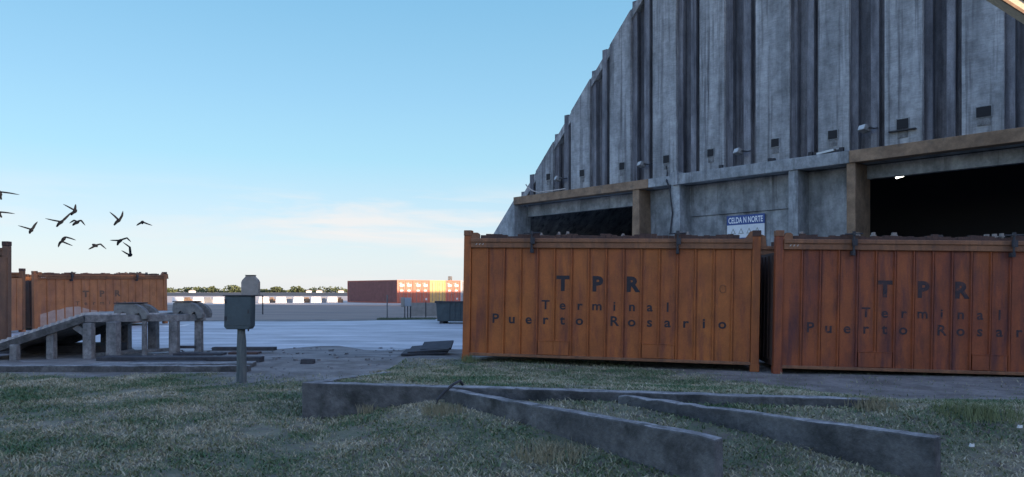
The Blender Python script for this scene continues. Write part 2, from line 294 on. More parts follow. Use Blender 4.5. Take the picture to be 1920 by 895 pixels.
# ---------------------------------------------------------------- lawn blades
def blades(name, n, x0, x1, y0, y1, hmin, hmax, label):
    x = rng.uniform(x0, x1, n); yy = rng.uniform(0, 1, n); y = y0 + (y1-y0) * yy**1.25
    bare = (np.sin(x*1.9+.6*np.sin(y*2.3))+np.sin(y*2.7+x*.7)+np.sin(x*4.3-y*3.7+1)+np.sin(x*8.1+y*5.9))/4
    keep = (bare - .5*(x > 3.2) < .42 + rng.normal(0,.25,n)) & (np.abs(x) < y * .75 + .6) & (rng.uniform(0, 1, n) < grassmask(x, y)**1.0 * .98)
    # keep off the walls
    def seg(px, py, a, b, d):
        ax, ay = a; bx, by = b; L2 = (bx-ax)**2+(by-ay)**2; tt = np.clip(((px-ax)*(bx-ax)+(py-ay)*(by-ay))/L2, 0, 1)
        return np.hypot(px-(ax+tt*(bx-ax)), py-(ay+tt*(by-ay))) < d
    for a_, b_ in (((-2.63,9.35),(3.8,7.9)), ((-.55,8.55),(1.78,5.95)), ((1.38,8.3),(3.55,5.95)), ((-2.55,9.3),(-2.3,13))):
        keep &= ~seg(x, y, a_, b_, .10)
    x, y = x[keep], y[keep]; n = len(x); z = gz(x, y)
    clump = (np.sin(x*3.3+y*1.7)+np.sin(y*4.1-x*2.2)+np.sin(x*7.7+y*6.3)+np.sin(x*1.1-y*.8)*1.3)/4.3
    h = rng.uniform(hmin, hmax, n) * (1 + .55*clump) * rng.choice([1,1,1,1.7], n)
    an = rng.uniform(0, 6.283, n); la = rng.uniform(0, 6.283, n); ln = rng.uniform(.5, 2.2, n) * h
    wd = rng.uniform(.004, .009, n)
    dx, dy = np.cos(an)*wd, np.sin(an)*wd; lx, ly = np.cos(la)*ln, np.sin(la)*ln
    V = np.empty((n, 5, 3), np.float32)
    V[:,0] = np.stack([x-dx, y-dy, z-.01], 1); V[:,1] = np.stack([x+dx, y+dy, z-.01], 1)
    V[:,2] = np.stack([x+dx*.8+lx*.35, y+dy*.8+ly*.35, z+h*.62], 1); V[:,3] = np.stack([x-dx*.8+lx*.35, y-dy*.8+ly*.35, z+h*.62], 1)
    V[:,4] = np.stack([x+lx, y+ly, z+h], 1)
    base = np.arange(n)[:,None]*5
    loops = np.concatenate([base+np.array([0,1,2,3]), base+np.array([3,2,4])], 1).ravel().astype(np.int32)
    me = bpy.data.meshes.new(name); me.vertices.add(n*5); me.vertices.foreach_set('co', V.ravel())
    me.loops.add(n*7); me.loops.foreach_set('vertex_index', loops)
    st = (np.arange(n)[:,None]*7 + np.array([0,4])).ravel().astype(np.int32)
    me.polygons.add(n*2); me.polygons.foreach_set('loop_start', st)
    me.update(calc_edges=True); me.validate()
    at = me.attributes.new('tone', 'FLOAT', 'POINT'); at.data.foreach_set('value', np.repeat(rng.uniform(0,1,n),5).astype(np.float32))
    m = bpy.data.materials.new('lawn_blades'); m.use_nodes = True; nt = m.node_tree; L = nt.links.new; b = nt.nodes['Principled BSDF']; b.inputs['Roughness'].default_value = .7
    t = N(nt,'ShaderNodeTexCoord'); a = N(nt,'ShaderNodeAttribute', attribute_name='tone')
    n1 = N(nt,'ShaderNodeTexNoise', ins={'Scale': .75, 'Detail': 9, 'Roughness': .72}); L(t.outputs['Object'], n1.inputs['Vector'])
    add = N(nt,'ShaderNodeMath', operation='MULTIPLY_ADD', ins={1: .17}); L(a.outputs['Fac'], add.inputs[0]); L(n1.outputs[0], add.inputs[2])
    r = N(nt,'ShaderNodeValToRGB'); r.color_ramp.elements[0].position = .47; r.color_ramp.elements[0].color = (.045,.105,.035,1)
    r.color_ramp.elements[1].position = .76; r.color_ramp.elements[1].color = (.48,.42,.30,1)
    e = r.color_ramp.elements.new(.56); e.color = (.14,.17,.08,1); e = r.color_ramp.elements.new(.635); e.color = (.30,.27,.17,1)
    L(add.outputs[0], r.inputs[0]); L(r.outputs[0], b.inputs['Base Color'])
    me.materials.append(m); o = bpy.data.objects.new(name, me); col.objects.link(o); tag(o, label, 'grass', kind='stuff'); return o
blades('lawn_grass', 430000, -11, 12, 5.3, 16.4, .010, .030, 'short patchy green and straw coloured lawn over the foreground')

# ---------------------------------------------------------------- big hall
H0 = Vector((.41, 38.0, 0)); tdir = Vector((14.79, -16.0, 0)).normalized(); hang = math.atan2(tdir.y, tdir.x)
def sx(px, d=0):      # distance along the facade (plane d metres inside it) for a column of the photograph
    n = Vector((-tdir.y, tdir.x, 0)); r = Vector(((px-960)/F, 1, 0)); o = H0 + n*d
    # o + s*t = k*r
    det = tdir.x * (-r.y) - (-r.x) * tdir.y
    s = ((-o.x) * (-r.y) - (-r.x) * (-o.y)) / det
    return s
def sY(px, d=0):
    n = Vector((-tdir.y, tdir.x, 0)); return (H0 + n*d + tdir*sx(px, d)).y
def zp(px, py, d=0): return EYE + (HY-py)/F*sY(px, d)
hall = empty('storage_hall', H0, hang, 'huge grey ribbed concrete gable hall with dark doorways behind the orange containers', 'building')
SA = 20.0; K = 1.08; ZT = 6.35; SR = 46.0; HL = 28.5
def top(s): return ZT + K*s if s <= SA else ZT + K*(2*SA - s)
Es = [-.05, 2.35] + [sx(p) for p in (1106, 1182, 1268, 1358, 1480, 1592, 1730, 1882)]
while Es[-1] < 38: Es.append(Es[-1] + 2.36)
prof = [(-3.9, 0)]     # (s, depth)
segs = []
mb = MB(); mbb = MB(); mbr = MB()
def wallseg(mb, s0, d0, s1, d1, z0=6.2, t0=None, t1=None):
    t0 = top(s0) if t0 is None else t0; t1 = top(s1) if t1 is None else t1
    if s1 - s0 > .01 and s0 < SA < s1:
        f = (SA-s0)/(s1-s0); dm = d0+(d1-d0)*f; wallseg(mb, s0, d0, SA, dm, z0, t0, top(SA)); wallseg(mb, SA, dm, s1, d1, z0, top(SA), t1); return
    if max(t0, t1) <= z0: return
    mb.add([(s0,d0,z0),(s1,d1,z0),(s1,d1,max(t1,z0)),(s0,d0,max(t0,z0))], [(0,1,2,3)])
for i in range(len(Es)-1):
    e, e2 = Es[i], Es[i+1]; k = (e2-e)/2.36
    if i == 0: wallseg(mb, 0, 0, .02, 0)
    r1, rc, r2, ch = e+.26*k, e+.72*k, e+.98*k, e+1.18*k
    wallseg(mb, e, 0, e, .34); wallseg(mb, e, .34, r1, .34)
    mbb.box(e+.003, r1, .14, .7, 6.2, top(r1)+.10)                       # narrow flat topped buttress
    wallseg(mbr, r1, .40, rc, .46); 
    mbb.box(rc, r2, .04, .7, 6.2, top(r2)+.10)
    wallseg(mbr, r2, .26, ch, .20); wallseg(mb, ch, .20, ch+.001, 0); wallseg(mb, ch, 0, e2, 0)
# inner skin behind the folds
n = 40
for q in range(n):
    a_, b_ = SR*q/n, SR*(q+1)/n; wallseg(mb, a_, .72, b_, .72)
mb.build('ribbed_wall', M['gable'], hall, recalc=False); mbb.build('buttresses', M['gable_dark'], hall); mbr.build('recessed_strips', M['gable_dark'], hall, recalc=False)
# lower left wedge of the gable
mb = MB(); mb.prism([(-3.9,0),(-.02,0),(-.02,top(-.02)-.05),(-1.9,top(-1.9)+.02),(-3.9,top(-3.9))], -.38, .8)
mb.build('corner_wall', M['conc'], hall, bevel=.02)
# beams
s1, s2, s3 = sx(1215,-.4), sx(1262,-.4), sx(1592,-.4)
MB().box(-.05, s1, -.42, .0, 5.98, 6.36).build('lintel_beam', M['beam_brown'], hall, bevel=.02)
MB().box(s1+.01, s2, -.41, .0, 5.99, 6.36).build('lintel_beam', M['conc'], hall, bevel=.02)
mb = MB(); mb.box(s2-.02, s2+.26, -.50, .05, 5.95, 6.50); mb.build('joint_block', M['conc'], hall, bevel=.015)
MB().box(s2+.26, s3, -.42, .0, 5.97, 6.40).build('lintel_beam', M['conc'], hall, bevel=.02)
MB().box(s3+.01, SR, -.43, .0, 5.97, 6.39).build('lintel_beam', M['beam_brown'], hall, bevel=.02)
def pillar(pa, pb, m, depth=.95, flare=.0):
    a, b = sx(pa,-.36), sx(pb,-.36)
    mb = MB(); mb.hexa([(a-flare,-.36,0),(b+flare,-.36,0),(b+flare,depth,0),(a-flare,depth,0),(a,-.36,5.98),(b,-.36,5.98),(b,depth,5.98),(a,depth,5.98)])
    return mb.build('pillar', m, hall, bevel=.02)
pillar(1186, 1198, M['beam_brown'], .8, .10)
pillar(1258, 1274, M['conc'], .6, .10)
pillar(1478, 1496, M['conc'], .6)
pillar(1587, 1604, M['beam_brown'], .9)
def infill(pa, pb, zs, d):
    mb = MB(); a, b = sx(pa, d), sx(pb, d)
    for i, (z0, z1, o) in enumerate(zs): mb.box(a, b, d-o, d+.3, z0, z1)
    return mb.build('infill_wall', M['conc'], hall, bevel=.01)
infill(1200, 1270, [(0,5.98,0)], .45)
zs_ = zp(1390, 399, .45)
infill(1276, 1492, [(0,zs_-.012,0),(zs_,5.98,.06)], .45)
infill(1494, 1602, [(0,5.98,0)], .5)
# deep inner lintels over the openings
MB().box(.0, sx(1186,-.3), .55, .8, 5.42, 5.975).build('inner_lintel', M['conc'], hall)
MB().box(sx(1604,-.3), 40, .6, .85, 5.50, 5.965).build('inner_lintel', M['conc'], hall)
MB().box(40, SR, -.36, .8, 0, 5.965).build('corner_wall', M['conc'], hall)
# ceilings of the recesses between lintel and wall, roof, floor, back
mb = MB(); mb.box(0, SR, .0, .72, 6.0, 6.19); mb.build('recess_soffit', M['conc'], hall)
mb = MB()
for a, b in (((-4.1, top(-4.1)), (SA, top(SA))), ((SA, top(SA)), (44.1, top(44.1)))):
    dx, dz = b[0]-a[0], b[1]-a[1]; l = math.hypot(dx, dz); ox, oz = dz/l*.28, -dx/l*.28
    if a[0] == SA: ox, oz = -abs(ox), -abs(oz)
    mb.prism([a, b, (b[0]+ox, b[1]+oz), (a[0]+ox, a[1]+oz)], .05, HL)
mb.build('roof', M['gable'], hall)
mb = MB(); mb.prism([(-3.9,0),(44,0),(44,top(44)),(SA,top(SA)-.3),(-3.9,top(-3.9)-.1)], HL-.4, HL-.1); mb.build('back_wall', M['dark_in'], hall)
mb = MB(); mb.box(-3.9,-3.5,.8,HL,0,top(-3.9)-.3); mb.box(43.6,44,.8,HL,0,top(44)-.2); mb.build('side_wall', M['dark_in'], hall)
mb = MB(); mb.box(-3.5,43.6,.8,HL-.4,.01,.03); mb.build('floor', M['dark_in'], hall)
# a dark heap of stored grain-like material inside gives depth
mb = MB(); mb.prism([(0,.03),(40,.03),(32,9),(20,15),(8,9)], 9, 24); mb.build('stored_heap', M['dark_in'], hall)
# vents
for px, py, wd, ht in ((1029,332,9,13),(1092,325,10,14),(1167,312,11,15),(1250,299,12,16),(1333,287,12,15),(1454,268,14,17),(1562,253,16,18),(1693,233,19,22),(1845,210,23,22)):
    Yp = sY(px); s = sx(px); z = zp(px, py); w_ = wd/F*Yp/.78/2*.82; h_ = ht/F*Yp/2*.86
    fr = MB().box(s-w_-.03, s+w_+.03, -.03, .02, z-h_-.03, z+h_+.03).build('vent', M['conc'], hall)
    MB().box(s-w_, s+w_, -.05, -.034, z-h_, z+h_).build('louvre', M['vent'], fr)
    MB().box(s-w_*.9, s+w_*.9, -.018, .01, z-h_-.035-h_*1.5, z-h_-.035).build('patch', M['column'], fr)
# ledge under one vent
s = sx(1693); z = zp(1693, 245)
MB().box(s-.42, s+.42, -.12, .0, z-.02, z+.02, Matrix.Identity(4)).build('vent_ledge', M['steel'], hall)
# floodlights on the ribs
for px, py, d in ((1047,336,.05),(1204,309,.05),(1386,285,.10),(1622,242,.05)):
    s = sx(px, -.25); z = zp(px, py, -.25)
    f = MB().box(-.17,.17,-.13,.13,-.10,.10).build('floodlight', M['column'], hall, bevel=.02); f.location = (s, -.28, z); f.rotation_euler = (R(-20), 0, R(-28))
    MB().box(-.145,.145,-.145,-.133,-.08,.08).build('lens', M['lens'], f)
    mb = MB(); mb.beam((.2,0,0),(.2,.2,.05),.03,.05); mb.beam((.2,.2,.05),(.1,.42,.2),.03,.04); mb.build('bracket', M['steel'], f)
f = MB().box(-.33,.33,-.09,.09,-.05,.05).build('floodlight', M['column'], hall, bevel=.02); f.location = (sx(1549,-.3), -.3, 6.47); f.rotation_euler = (0, R(-6), 0)
MB().box(-.3,.3,-.1,-.092,-.035,.035).build('lens', M['lens'], f)
# cables
mb = MB(); pts = []
for px, py in ((986,346),(990,352),(999,358),(1010,362),(1030,362),(1060,358)):
    pts.append((sx(px,-.45), -.45, max(zp(px, py, -.45), 6.42 if px > 1005 else 0)))
mb.tube(pts, .03, 6); mb.build('hose', M['pale'], hall)
mb = MB(); pts = [(sx(1250), -.03, zp(1250,312)), (sx(1254), -.1, zp(1254,325)), (sx(1250,-.46), -.46, zp(1250,340,-.46)), (sx(1256,-.46), -.46, zp(1256,355,-.46)), (sx(1258,-.5), -.4, zp(1258,400,-.4)), (sx(1257,-.4), -.42, zp(1257,440,-.4))]
mb.tube(pts, .035, 6); mb.build('cable', M['steel'], hall)
mb = MB()
for px, py in ((1444,292),(1450,288),(1578,283),(1530,292),(1520,293),(1352,322),(1570,281)):
    s = sx(px,-.3); mb.box(s-.07, s+.07, -.36, -.24, 6.395, 6.395+.10+.1*random.random())
mb.build('bracket', M['steel'], hall)
# interior lamp
lp = MB().tube([(-.13,0,0),(.13,0,.05)], .035, 8).build('interior_lamp', M['lamp'], hall)
wl = P(1687, 333, 27.0); dl = wl - H0; lp.location = (dl.dot(tdir), dl.dot(Vector((-tdir.y, tdir.x, 0))), wl.z)

# text helper --------------------------------------------------
def text_mesh(body, size, bold=0.0):
    cu = bpy.data.curves.new('lettering', 'FONT'); cu.body = body; cu.size = size; cu.align_x = 'CENTER'; cu.offset = bold; cu.resolution_u = 3
    o = bpy.data.objects.new('tmp', cu); col.objects.link(o); dg = bpy.context.evaluated_depsgraph_get()
    me = bpy.data.meshes.new_from_object(o.evaluated_get(dg)); bpy.data.objects.remove(o); bpy.data.curves.remove(cu)
    v = [tuple(x.co) for x in me.vertices]; f = [tuple(p.vertices) for p in me.polygons]; bpy.data.meshes.remove(me); return v, f
def letters(mb, body, size, x, y, z, bold=0.0, sxx=1.0):
    v, f = text_mesh(body, size, bold); mb.add([(x + a*sxx, y, z + b) for a, b, c in v], f)

# sign on the infill wall --------------------------------------
sgn = empty('hall_sign', (0,0,0), hang, 'white board with blue CELDA N NORTE header and warning triangles on hall wall', 'sign')
nrm = Vector((-tdir.y, tdir.x, 0))
a_, b_ = sx(1364,.37), sx(1434,.37); sgn.location = H0 + tdir*a_ + nrm*.36
Wd = b_-a_; zt = zp(1400, 403, .37); zm = zp(1400, 421, .37); zb = zt - 1.55
MB().box(0, Wd, -.02, .025, zb, zm).build('board', M['signwhite'], sgn)
MB().box(-.01, Wd+.01, -.022, .025, zm+.002, zt).build('header', M['signblue'], sgn)
mb = MB(); letters(mb, 'CELDA N NORTE', (zt-zm)*.86, Wd/2, -.026, zm+(zt-zm)*.2, .006, .86*Wd/ (Wd)); 
vv = [v[0] for v in mb.v]; k = Wd*.92/(max(vv)-min(vv)); mb.v = [((v[0]-Wd/2)*k+Wd/2, v[1], v[2]) for v in mb.v]
mb.build('lettering', M['letterwhite'], sgn, recalc=False)
for i in range(4):
    cx = Wd*(.17+.215*i); z0 = zm-.36; mb = MB()
    mb.prism([(cx-.12,z0),(cx+.12,z0),(cx,z0+.23)], -.026, -.022); t_ = mb.build('warning_triangle', M['signyellow'], sgn)
    mb = MB(); mb.prism([(cx-.07,z0+.03),(cx+.07,z0+.03),(cx,z0+.165)], -.030, -.0265); mb.build('pictogram', M['signwhite'], t_)
mb = MB()
for j in range(3): mb.box(.15, Wd-.15, -.024, -.021, zb+.2+.2*j, zb+.26+.2*j)
mb.build('text_line', M['signblue'], sgn)

# ---------------------------------------------------------------- orange open-top containers
LC, WC, HB, HR, HP = 6.02, 2.40, .10, 2.55, 2.72
def panel_mesh(ribw=.026, ribh=.034):
    """ribbed long side between the posts at y = .03, ribs coming forward"""
    mb = MB(); x0, x1 = .17, LC-.17; n = 16; p = (x1-x0)/n; pr = [(x0, .04)]
    for i in range(1, n):
        c = x0+p*i; pr += [(c-ribw, .04), (c-ribw*.5, .04-ribh), (c+ribw*.3, .04-ribh), (c+ribw*.4, .053), (c+ribw*1.3, .053), (c+ribw*1.4, .04)]
    pr.append((x1, .04))
    for (a, da), (b, db) in zip(pr, pr[1:]): mb.add([(a,da,HB),(b,db,HB),(b,db,HR-.2),(a,da,HR-.2)], [(0,1,2,3)])
    mb.box(x0, x1, .075, .10, HB, HR-.2)
    return mb, x0, p
def container(loc, ang, tilt, side_m, rail_m, ink, label, name='open_top_container', pegs=True, faint=False, seed=1, gus=True, end_m=None):
    rnd = random.Random(seed)
    t = empty(name, loc, 0, label, 'container', 'orange open top containers'); t.rotation_euler = (0, tilt, ang)
    mb, x0, p = panel_mesh(); mb.build('side_panel', side_m, t, recalc=False)
    mb = MB(); mb.box(.17, LC-.17, WC-.06, WC-.02, HB, HR-.2); mb.build('back_panel', side_m, t)
    for xx in (.02, LC-.06):
        mb = MB(); mb.box(xx, xx+.04, .15, WC-.12, HB, HR-.25)
        for j in range(6): mb.box(xx-.02, xx+.06, .3+.32*j, .37+.32*j, HB+.1, HR-.3)
        mb.build('end_panel', end_m or M['end'], t)
    mb = MB(); mb.box(.17, LC-.17, .12, WC-.1, .14, .2); mb.build('floor', M['rustbar'], t)
    for x in (0, LC-.16):
        for y in (0, WC-.16):
            q = MB().box(x, x+.16, y, y+.16, .0, HP-.12).build('corner_post', rail_m if y else side_m, t, bevel=.012)
            MB().box(x-.005, x+.165, y-.005, y+.165, HP-.12, HP).build('corner_casting', M['rustbar'] if x else rail_m, q, bevel=.012)
            MB().box(x-.008, x+.17, y-.008, y+.17, -.06, .10).build('foot', side_m, q, bevel=.01)
    for y, nm in ((.0, 'top_rail'), (WC-.14, 'top_rail')):
        mb = MB(); mb.box(.16, LC-.16, y-.02, y+.14, HR-.20, HR-.02); mb.box(.16, LC-.16, y-.045, y+.14, HR-.085, HR-.0)
        mb.build(nm, rail_m, t, bevel=.012)
    MB().box(.16, LC-.16, -.01, .12, .07, .13).build('bottom_rail', rail_m, t, bevel=.008)
    # gussets at the posts
    mb = MB(); mb.prism([(.16,HR),(.33,HR),(.33,HR+.09),(.29,HR+.12),(.20,HR+.12),(.16,HR+.05)], .0, .1)
    mb.prism([(LC-.34,HR-.01),(LC-.16,HR-.01),(LC-.16,HP-.02),(LC-.20,HP-.02),(LC-.28,HR+.03)], .0, .1)
    if gus: mb.prism([(LC,HR-.2),(LC+.12,HR-.2),(LC+.09,HR+.06),(LC+.02,HR+.09),(LC,HR+.09)], .05, .15)
    mb.build('gusset', rail_m, t)
    # tie marks near the ends of the rail
    mb = MB()
    for k in range(3): mb.prism([(.26+.07*k,HR-.14),(.28+.07*k,HR-.14),(.305+.07*k,HR-.105),(.285+.07*k,HR-.105)], -.026, -.0205)
    mb.build('rail_mark', M['pale'], t)
    # folded cover bar with uneven pegs along the top
    mb = MB(); nseg = 46; xa, xb = .36, LC-.40
    for i in range(nseg):
        a = xa+(xb-xa)*i/nseg; b = xa+(xb-xa)*(i+1)/nseg; h = HR+.06+.02*math.sin(i*.9)+.035*rnd.random()
        mb.box(a, b-.004, .02, .12, HR+.003, h)
    mb.build('cover_bar', M['rustbar'], t)
    mb = MB()
    for i in range(nseg):
        a = xa+(xb-xa)*i/nseg; b = xa+(xb-xa)*(i+1)/nseg; mb.box(a, b-.03*rnd.random(), WC-.5, WC-.4, HR-.02, HR+.03+.05*rnd.random())
    mb.build('cover_bar', M['rustbar'], t)
    if pegs:
        for i in range(pegs if pegs is not True else 9):
            x = rnd.uniform(.5, LC-.6); wv = rnd.uniform(.025,.07); hh = rnd.uniform(.09,.17)
            mb = MB(); mb.box(x, x+wv, .2, .3, HR-.02, HR+hh); mb.box(x-.015, x+wv+.015, .19, .31, HR+hh*.55, HR+hh*.7)
            mb.build('peg', M['peg'] if rnd.random() < .75 else M['steel'], t)
    for f in (.245, .735):        # hanging clamps with a T handle
        x = LC*f; mb = MB(); mb.tube([(x, -.09, HR-.26),(x, -.09, HR+.10)], .022, 8); mb.box(x-.03, x+.03, -.10, .05, HR-.30, HR-.22); mb.box(x-.025, x+.06, -.12, -.05, HR-.12, HR+.01)
        c_ = mb.build('clamp', M['steel'], t)
        mb = MB(); mb.tube([(x-.17, -.09, HR+.095),(x+.17, -.09, HR+.11)], .014, 6); mb.tube([(x, -.09, HR+.08),(x,-.09,HR+.15)], .035, 8); mb.build('handle', M['steel'], c_)
    # forklift pockets
    for k in (4, 10):
        mb = MB(); mb.box(x0+p*k+.035, x0+p*(k+2)-.035, .006, .045, .14, .42); mb.box(x0+p*k+.03, x0+p*(k+2)-.03, -.004, .045, .42, .435)
        mb.build('fork_pocket', side_m, t, bevel=.004)
    def row(txt, start, size, z, bold, sc=1.0):
        mb = MB()
        for i, ch in enumerate(txt):
            if ch != ' ': letters(mb, ch, size, x0+p*(start+i+.5), .034, z, bold, sc)
        mb.build('lettering', ink, t, recalc=False)
    row('T P R', 5, .41, 1.485, .02, 1.0)
    if not faint or faint == 2: row('Terminal', 4, .265, 1.085, .005, 1.05)
    row('Puerto Rosario', 1, .275, .775, .006, 1.08) if not faint else None
    # chalk roundel near the right end
    mb = MB(); cx = x0+p*14.5
    pts = [(cx+.06*math.cos(a), .036, 1.56+.08*math.sin(a)) for a in np.linspace(0, 6.28, 13)]
    mb.tube(pts, .006, 4); mb.build('chalk_mark', rail_m, t)
    return t
container((-1.06, 15.7, .16), math.atan2(-1.2, 5.9), R(.95), M['orange'], M['orange_rail'], M['ink'],
          'orange ribbed open top container lettered TPR standing complete in the middle of the picture', seed=3)
container((5.02, 14.2, .04), math.atan2(-.55, 4.43), R(1.0), M['orange_dark'], M['orange_rail'], M['ink_worn'],
          'dark rust stained TPR container cut by the right edge of the picture', seed=8, pegs=12).scale = (.95, 1, 1)
# distant one and its neighbours on the left
c3 = container((-19.04, 29.5, .0), math.atan2(5.5, 2.76), R(-.9), M['orange_far'], M['orange_rail'], M['ink_faint'],
          'faded orange TPR container with a pale worn lower side standing behind the concrete ramp', faint=2, seed=5, pegs=14)
c3.scale = (1.02, 1, .875)
# pale scuffed area low on its side
mb = MB(); rr = random.Random(4); x0_, x1_ = .25, 3.4; pts = [(x0_, .12)] + [(x1_-.1, .12)]
for i in range(13): pts.append((x1_-(x1_-x0_)*i/12, .55+.38*sst(1-abs(i-7)/9)+.12*rr.random()))
mb.add([(x, .0375, z) for x, z in pts], [tuple(range(len(pts)))])
mb.build('scuffed_paint', mat('scuffed_pink_paint', (.38,.25,.2), (.45,.33,.27), 4, rough=.8, bump=.1), c3, recalc=False)
c4 = container((-25.0, 29.2, .0), R(6), 0, M['orange_far'], M['orange_rail'], M['ink_faint'],
          'faded orange container end showing between the tall left container and the dark gap', faint=1, seed=6, pegs=False, end_m=M['orange_far'])
c4.scale = (1.0, 1, .9); 
c4.rotation_euler = (0, 0, 0); c4.location = (-912/F*28.5 - LC, 26.1, .0)
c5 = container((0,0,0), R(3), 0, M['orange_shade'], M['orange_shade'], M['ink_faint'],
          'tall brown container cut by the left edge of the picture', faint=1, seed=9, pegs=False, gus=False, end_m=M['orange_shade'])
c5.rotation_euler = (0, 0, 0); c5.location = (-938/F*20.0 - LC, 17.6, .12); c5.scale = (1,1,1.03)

# ---------------------------------------------------------------- low concrete walls in the lawn
def low_wall(name, A, B, wd, z0, zA, zB, label, jit=.005, seg=14):
    A = Vector((*A, 0)); B = Vector((*B, 0)); d = (B-A).normalized(); n = Vector((-d.y, d.x, 0)); mb = MB(); rr = random.Random(hash(name) % 97)
    rr = random.Random(len(label)); vs = []
    for i in range(seg+1):
        f = i/seg; p = A.lerp(B, f); zt = zA+(zB-zA)*f
        j = lambda: rr.uniform(-jit, jit)
        dent = -.012 if rr.random() < .1 else 0
        for o_, z in ((0, z0), (0, zt), (1, zt), (1, z0)):
            vs.append(p + n*(wd*o_ + j()) + Vector((0,0, z + (j() + dent if z == zt else 0))))
    fs = [(0,1,2,3), tuple(4*seg+i for i in (3,2,1,0))]
    for i in range(seg):
        for k in range(4): fs.append((4*i+k, 4*(i+1)+k, 4*(i+1)+(k+1)%4, 4*i+(k+1)%4))
    mb.add(vs, fs); o = mb.build(name, M['wall'], bevel=.018); o.data.materials.append(M['walltop_skylit'])
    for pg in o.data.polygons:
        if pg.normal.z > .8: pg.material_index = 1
    tag(o, label, 'low wall', 'low concrete walls in the lawn'); return o
low_wall('retaining_wall', CA, CB, .18, -.25, .45, .45, 'long low concrete wall bounding the raised grass bed in front of containers', seg=30)
low_wall('retaining_wall', (-.80, 8.72), (1.615, 5.9), .13, -.25, .44, .425, 'chipped concrete wall slanting toward viewer, ending nearest the picture centre', seg=24)
low_wall('retaining_wall', (1.18, 8.30), (3.38, 5.9), .13, -.25, .43, .425, 'right hand concrete wall with rounded stained end slanting toward viewer', seg=24)
low_wall('retaining_wall', (-2.46, 9.35), (-2.15, 13.4), .17, -.2, .45, .13, 'pale concrete kerb running back from the left corner of the raised bed', seg=20)
# mortar cracks on the slanting wall: thin joint strips
# bent pipe at the wall corner
mb = MB(); pts = [(.0,-.06,.10),(-.03,-.07,.22),(-.02,-.06,.33),(.06,-.03,.42),(.16,.02,.50),(.235,.08,.535),(.26,.14,.48)]
pp = P(822, 760, 8.72); mb.tube([(pp.x+.02+x, 8.66+y, z) for x, y, z in pts], .017, 8)
tag(mb.build('bent_pipe', M['steel']), 'thin bent dark steel pipe hooked over the corner of the low walls', 'pipe')
# kerb along the lawn's far left edge
o = low_wall('kerb', (-13.5, 14.45), (-5.2, 14.55), .22, -.1, .13, .12, 'long pale kerb along the far edge of the lawn before the ramp', seg=36, jit=.004); o['category'] = 'kerb'; del o['group']
o = low_wall('kerb', (-8.6, 14.9), (-5.4, 15.35), .5, -.1, .10, .09, 'short wide kerb slab behind the long kerb beside the box post', seg=10, jit=.005); o['category'] = 'kerb'; del o['group']

# ---------------------------------------------------------------- post with enclosure
post = empty('enclosure_post', (P(453, 715, 13).x, 13.0, 0), 0, 'dark weathered post carrying a grey green metal box at the lawn edge', 'utility post')
MB().tube([(0,0,-.2),(0,0,.2),(.0,0,.55),(.0,0,.72),(-.005,0,.86),(-.005,0,1.0)], [.088,.086,.083,.078,.068,.066], 12).build('post', M['wood'], post)
hw = .232; bx = MB(); bx.prism([(-hw-.015,.97),(-hw+.03,.925),(hw-.05,.925),(hw-.01,.975),(hw,1.5),(-hw,1.505)], -.13, .09); bo = bx.build('box', M['greybox'], post, bevel=.01)
bo.location.x = -.015
mb = MB(); mb.box(-hw-.03, hw+.03, -.15, .11, 1.503, 1.522); mb.build('lid', M['steel'], bo, bevel=.004)
MB().box(-hw+.02, hw-.02, -.137, -.131, .99, 1.48).build('door', M['greybox'], bo, bevel=.003)
MB().box(hw-.06, hw-.04, -.15, -.138, 1.2, 1.27).build('latch', M['steel'], bo)
for hz_ in (1.08, 1.38): MB().box(-hw+.0, -hw+.035, -.15, -.132, hz_, hz_+.07).build('hinge', M['steel'], bo)
MB().tube([(hw-.09,-.02,.93),(hw-.09,-.02,.885)], .014, 6).build('cable_gland', M['steel'], bo)
mb = MB(); hx = .155; mb.prism([(-hx,1.50),(hx,1.50),(hx,1.75),(hx-.02,1.79),(.085,1.84),(.075,1.862),(-.075,1.862),(-.085,1.84),(-hx+.02,1.79),(-hx,1.75)], .12, .22)
b2 = mb.build('upper_housing', M['pale_box'], post, bevel=.008); b2.location.x = .10
MB().box(-.08, .08, .11, .23, 1.863, 1.877).build('cap', M['steel'], b2)
mb = MB(); mb.tube([(.20,.02,1.512),(.365,.02,1.512),(.365,.02,1.18)], .012, 6); mb.build('bracket', M['steel'], post)

# ---------------------------------------------------------------- concrete ramp
ramp = empty('loading_ramp', (-10.0, 17.5, 0), 0, 'concrete ramp frame on columns with slatted incline rising from the left', 'ramp')
def rl(p): return Vector(p) - Vector((-10.0, 17.5, 0))
YF, YB = 17.4, 20.1
A0 = P(-60, 672, 16.9); A1 = P(160, 598, YF); A2 = P(385, 595, 18.9)
def beamo(name, a, b, w_, h_, m): mb = MB(); mb.beam(rl(a), rl(b), w_, h_); return mb.build(name, m, ramp, bevel=.012)
beamo('incline_beam', A0, A1, .2, .17, M['wall']); beamo('deck_beam', A1 + Vector((-.02,0,0)), A2, .22, .17, M['column'])
off = Vector((.0, 2.65, 0))
beamo('incline_beam', A0+off, A1+off, .2, .24, M['column']); beamo('deck_beam', A1+off, Vector((-8.75, 20.3, A2.z)), .22, .24, M['column'])
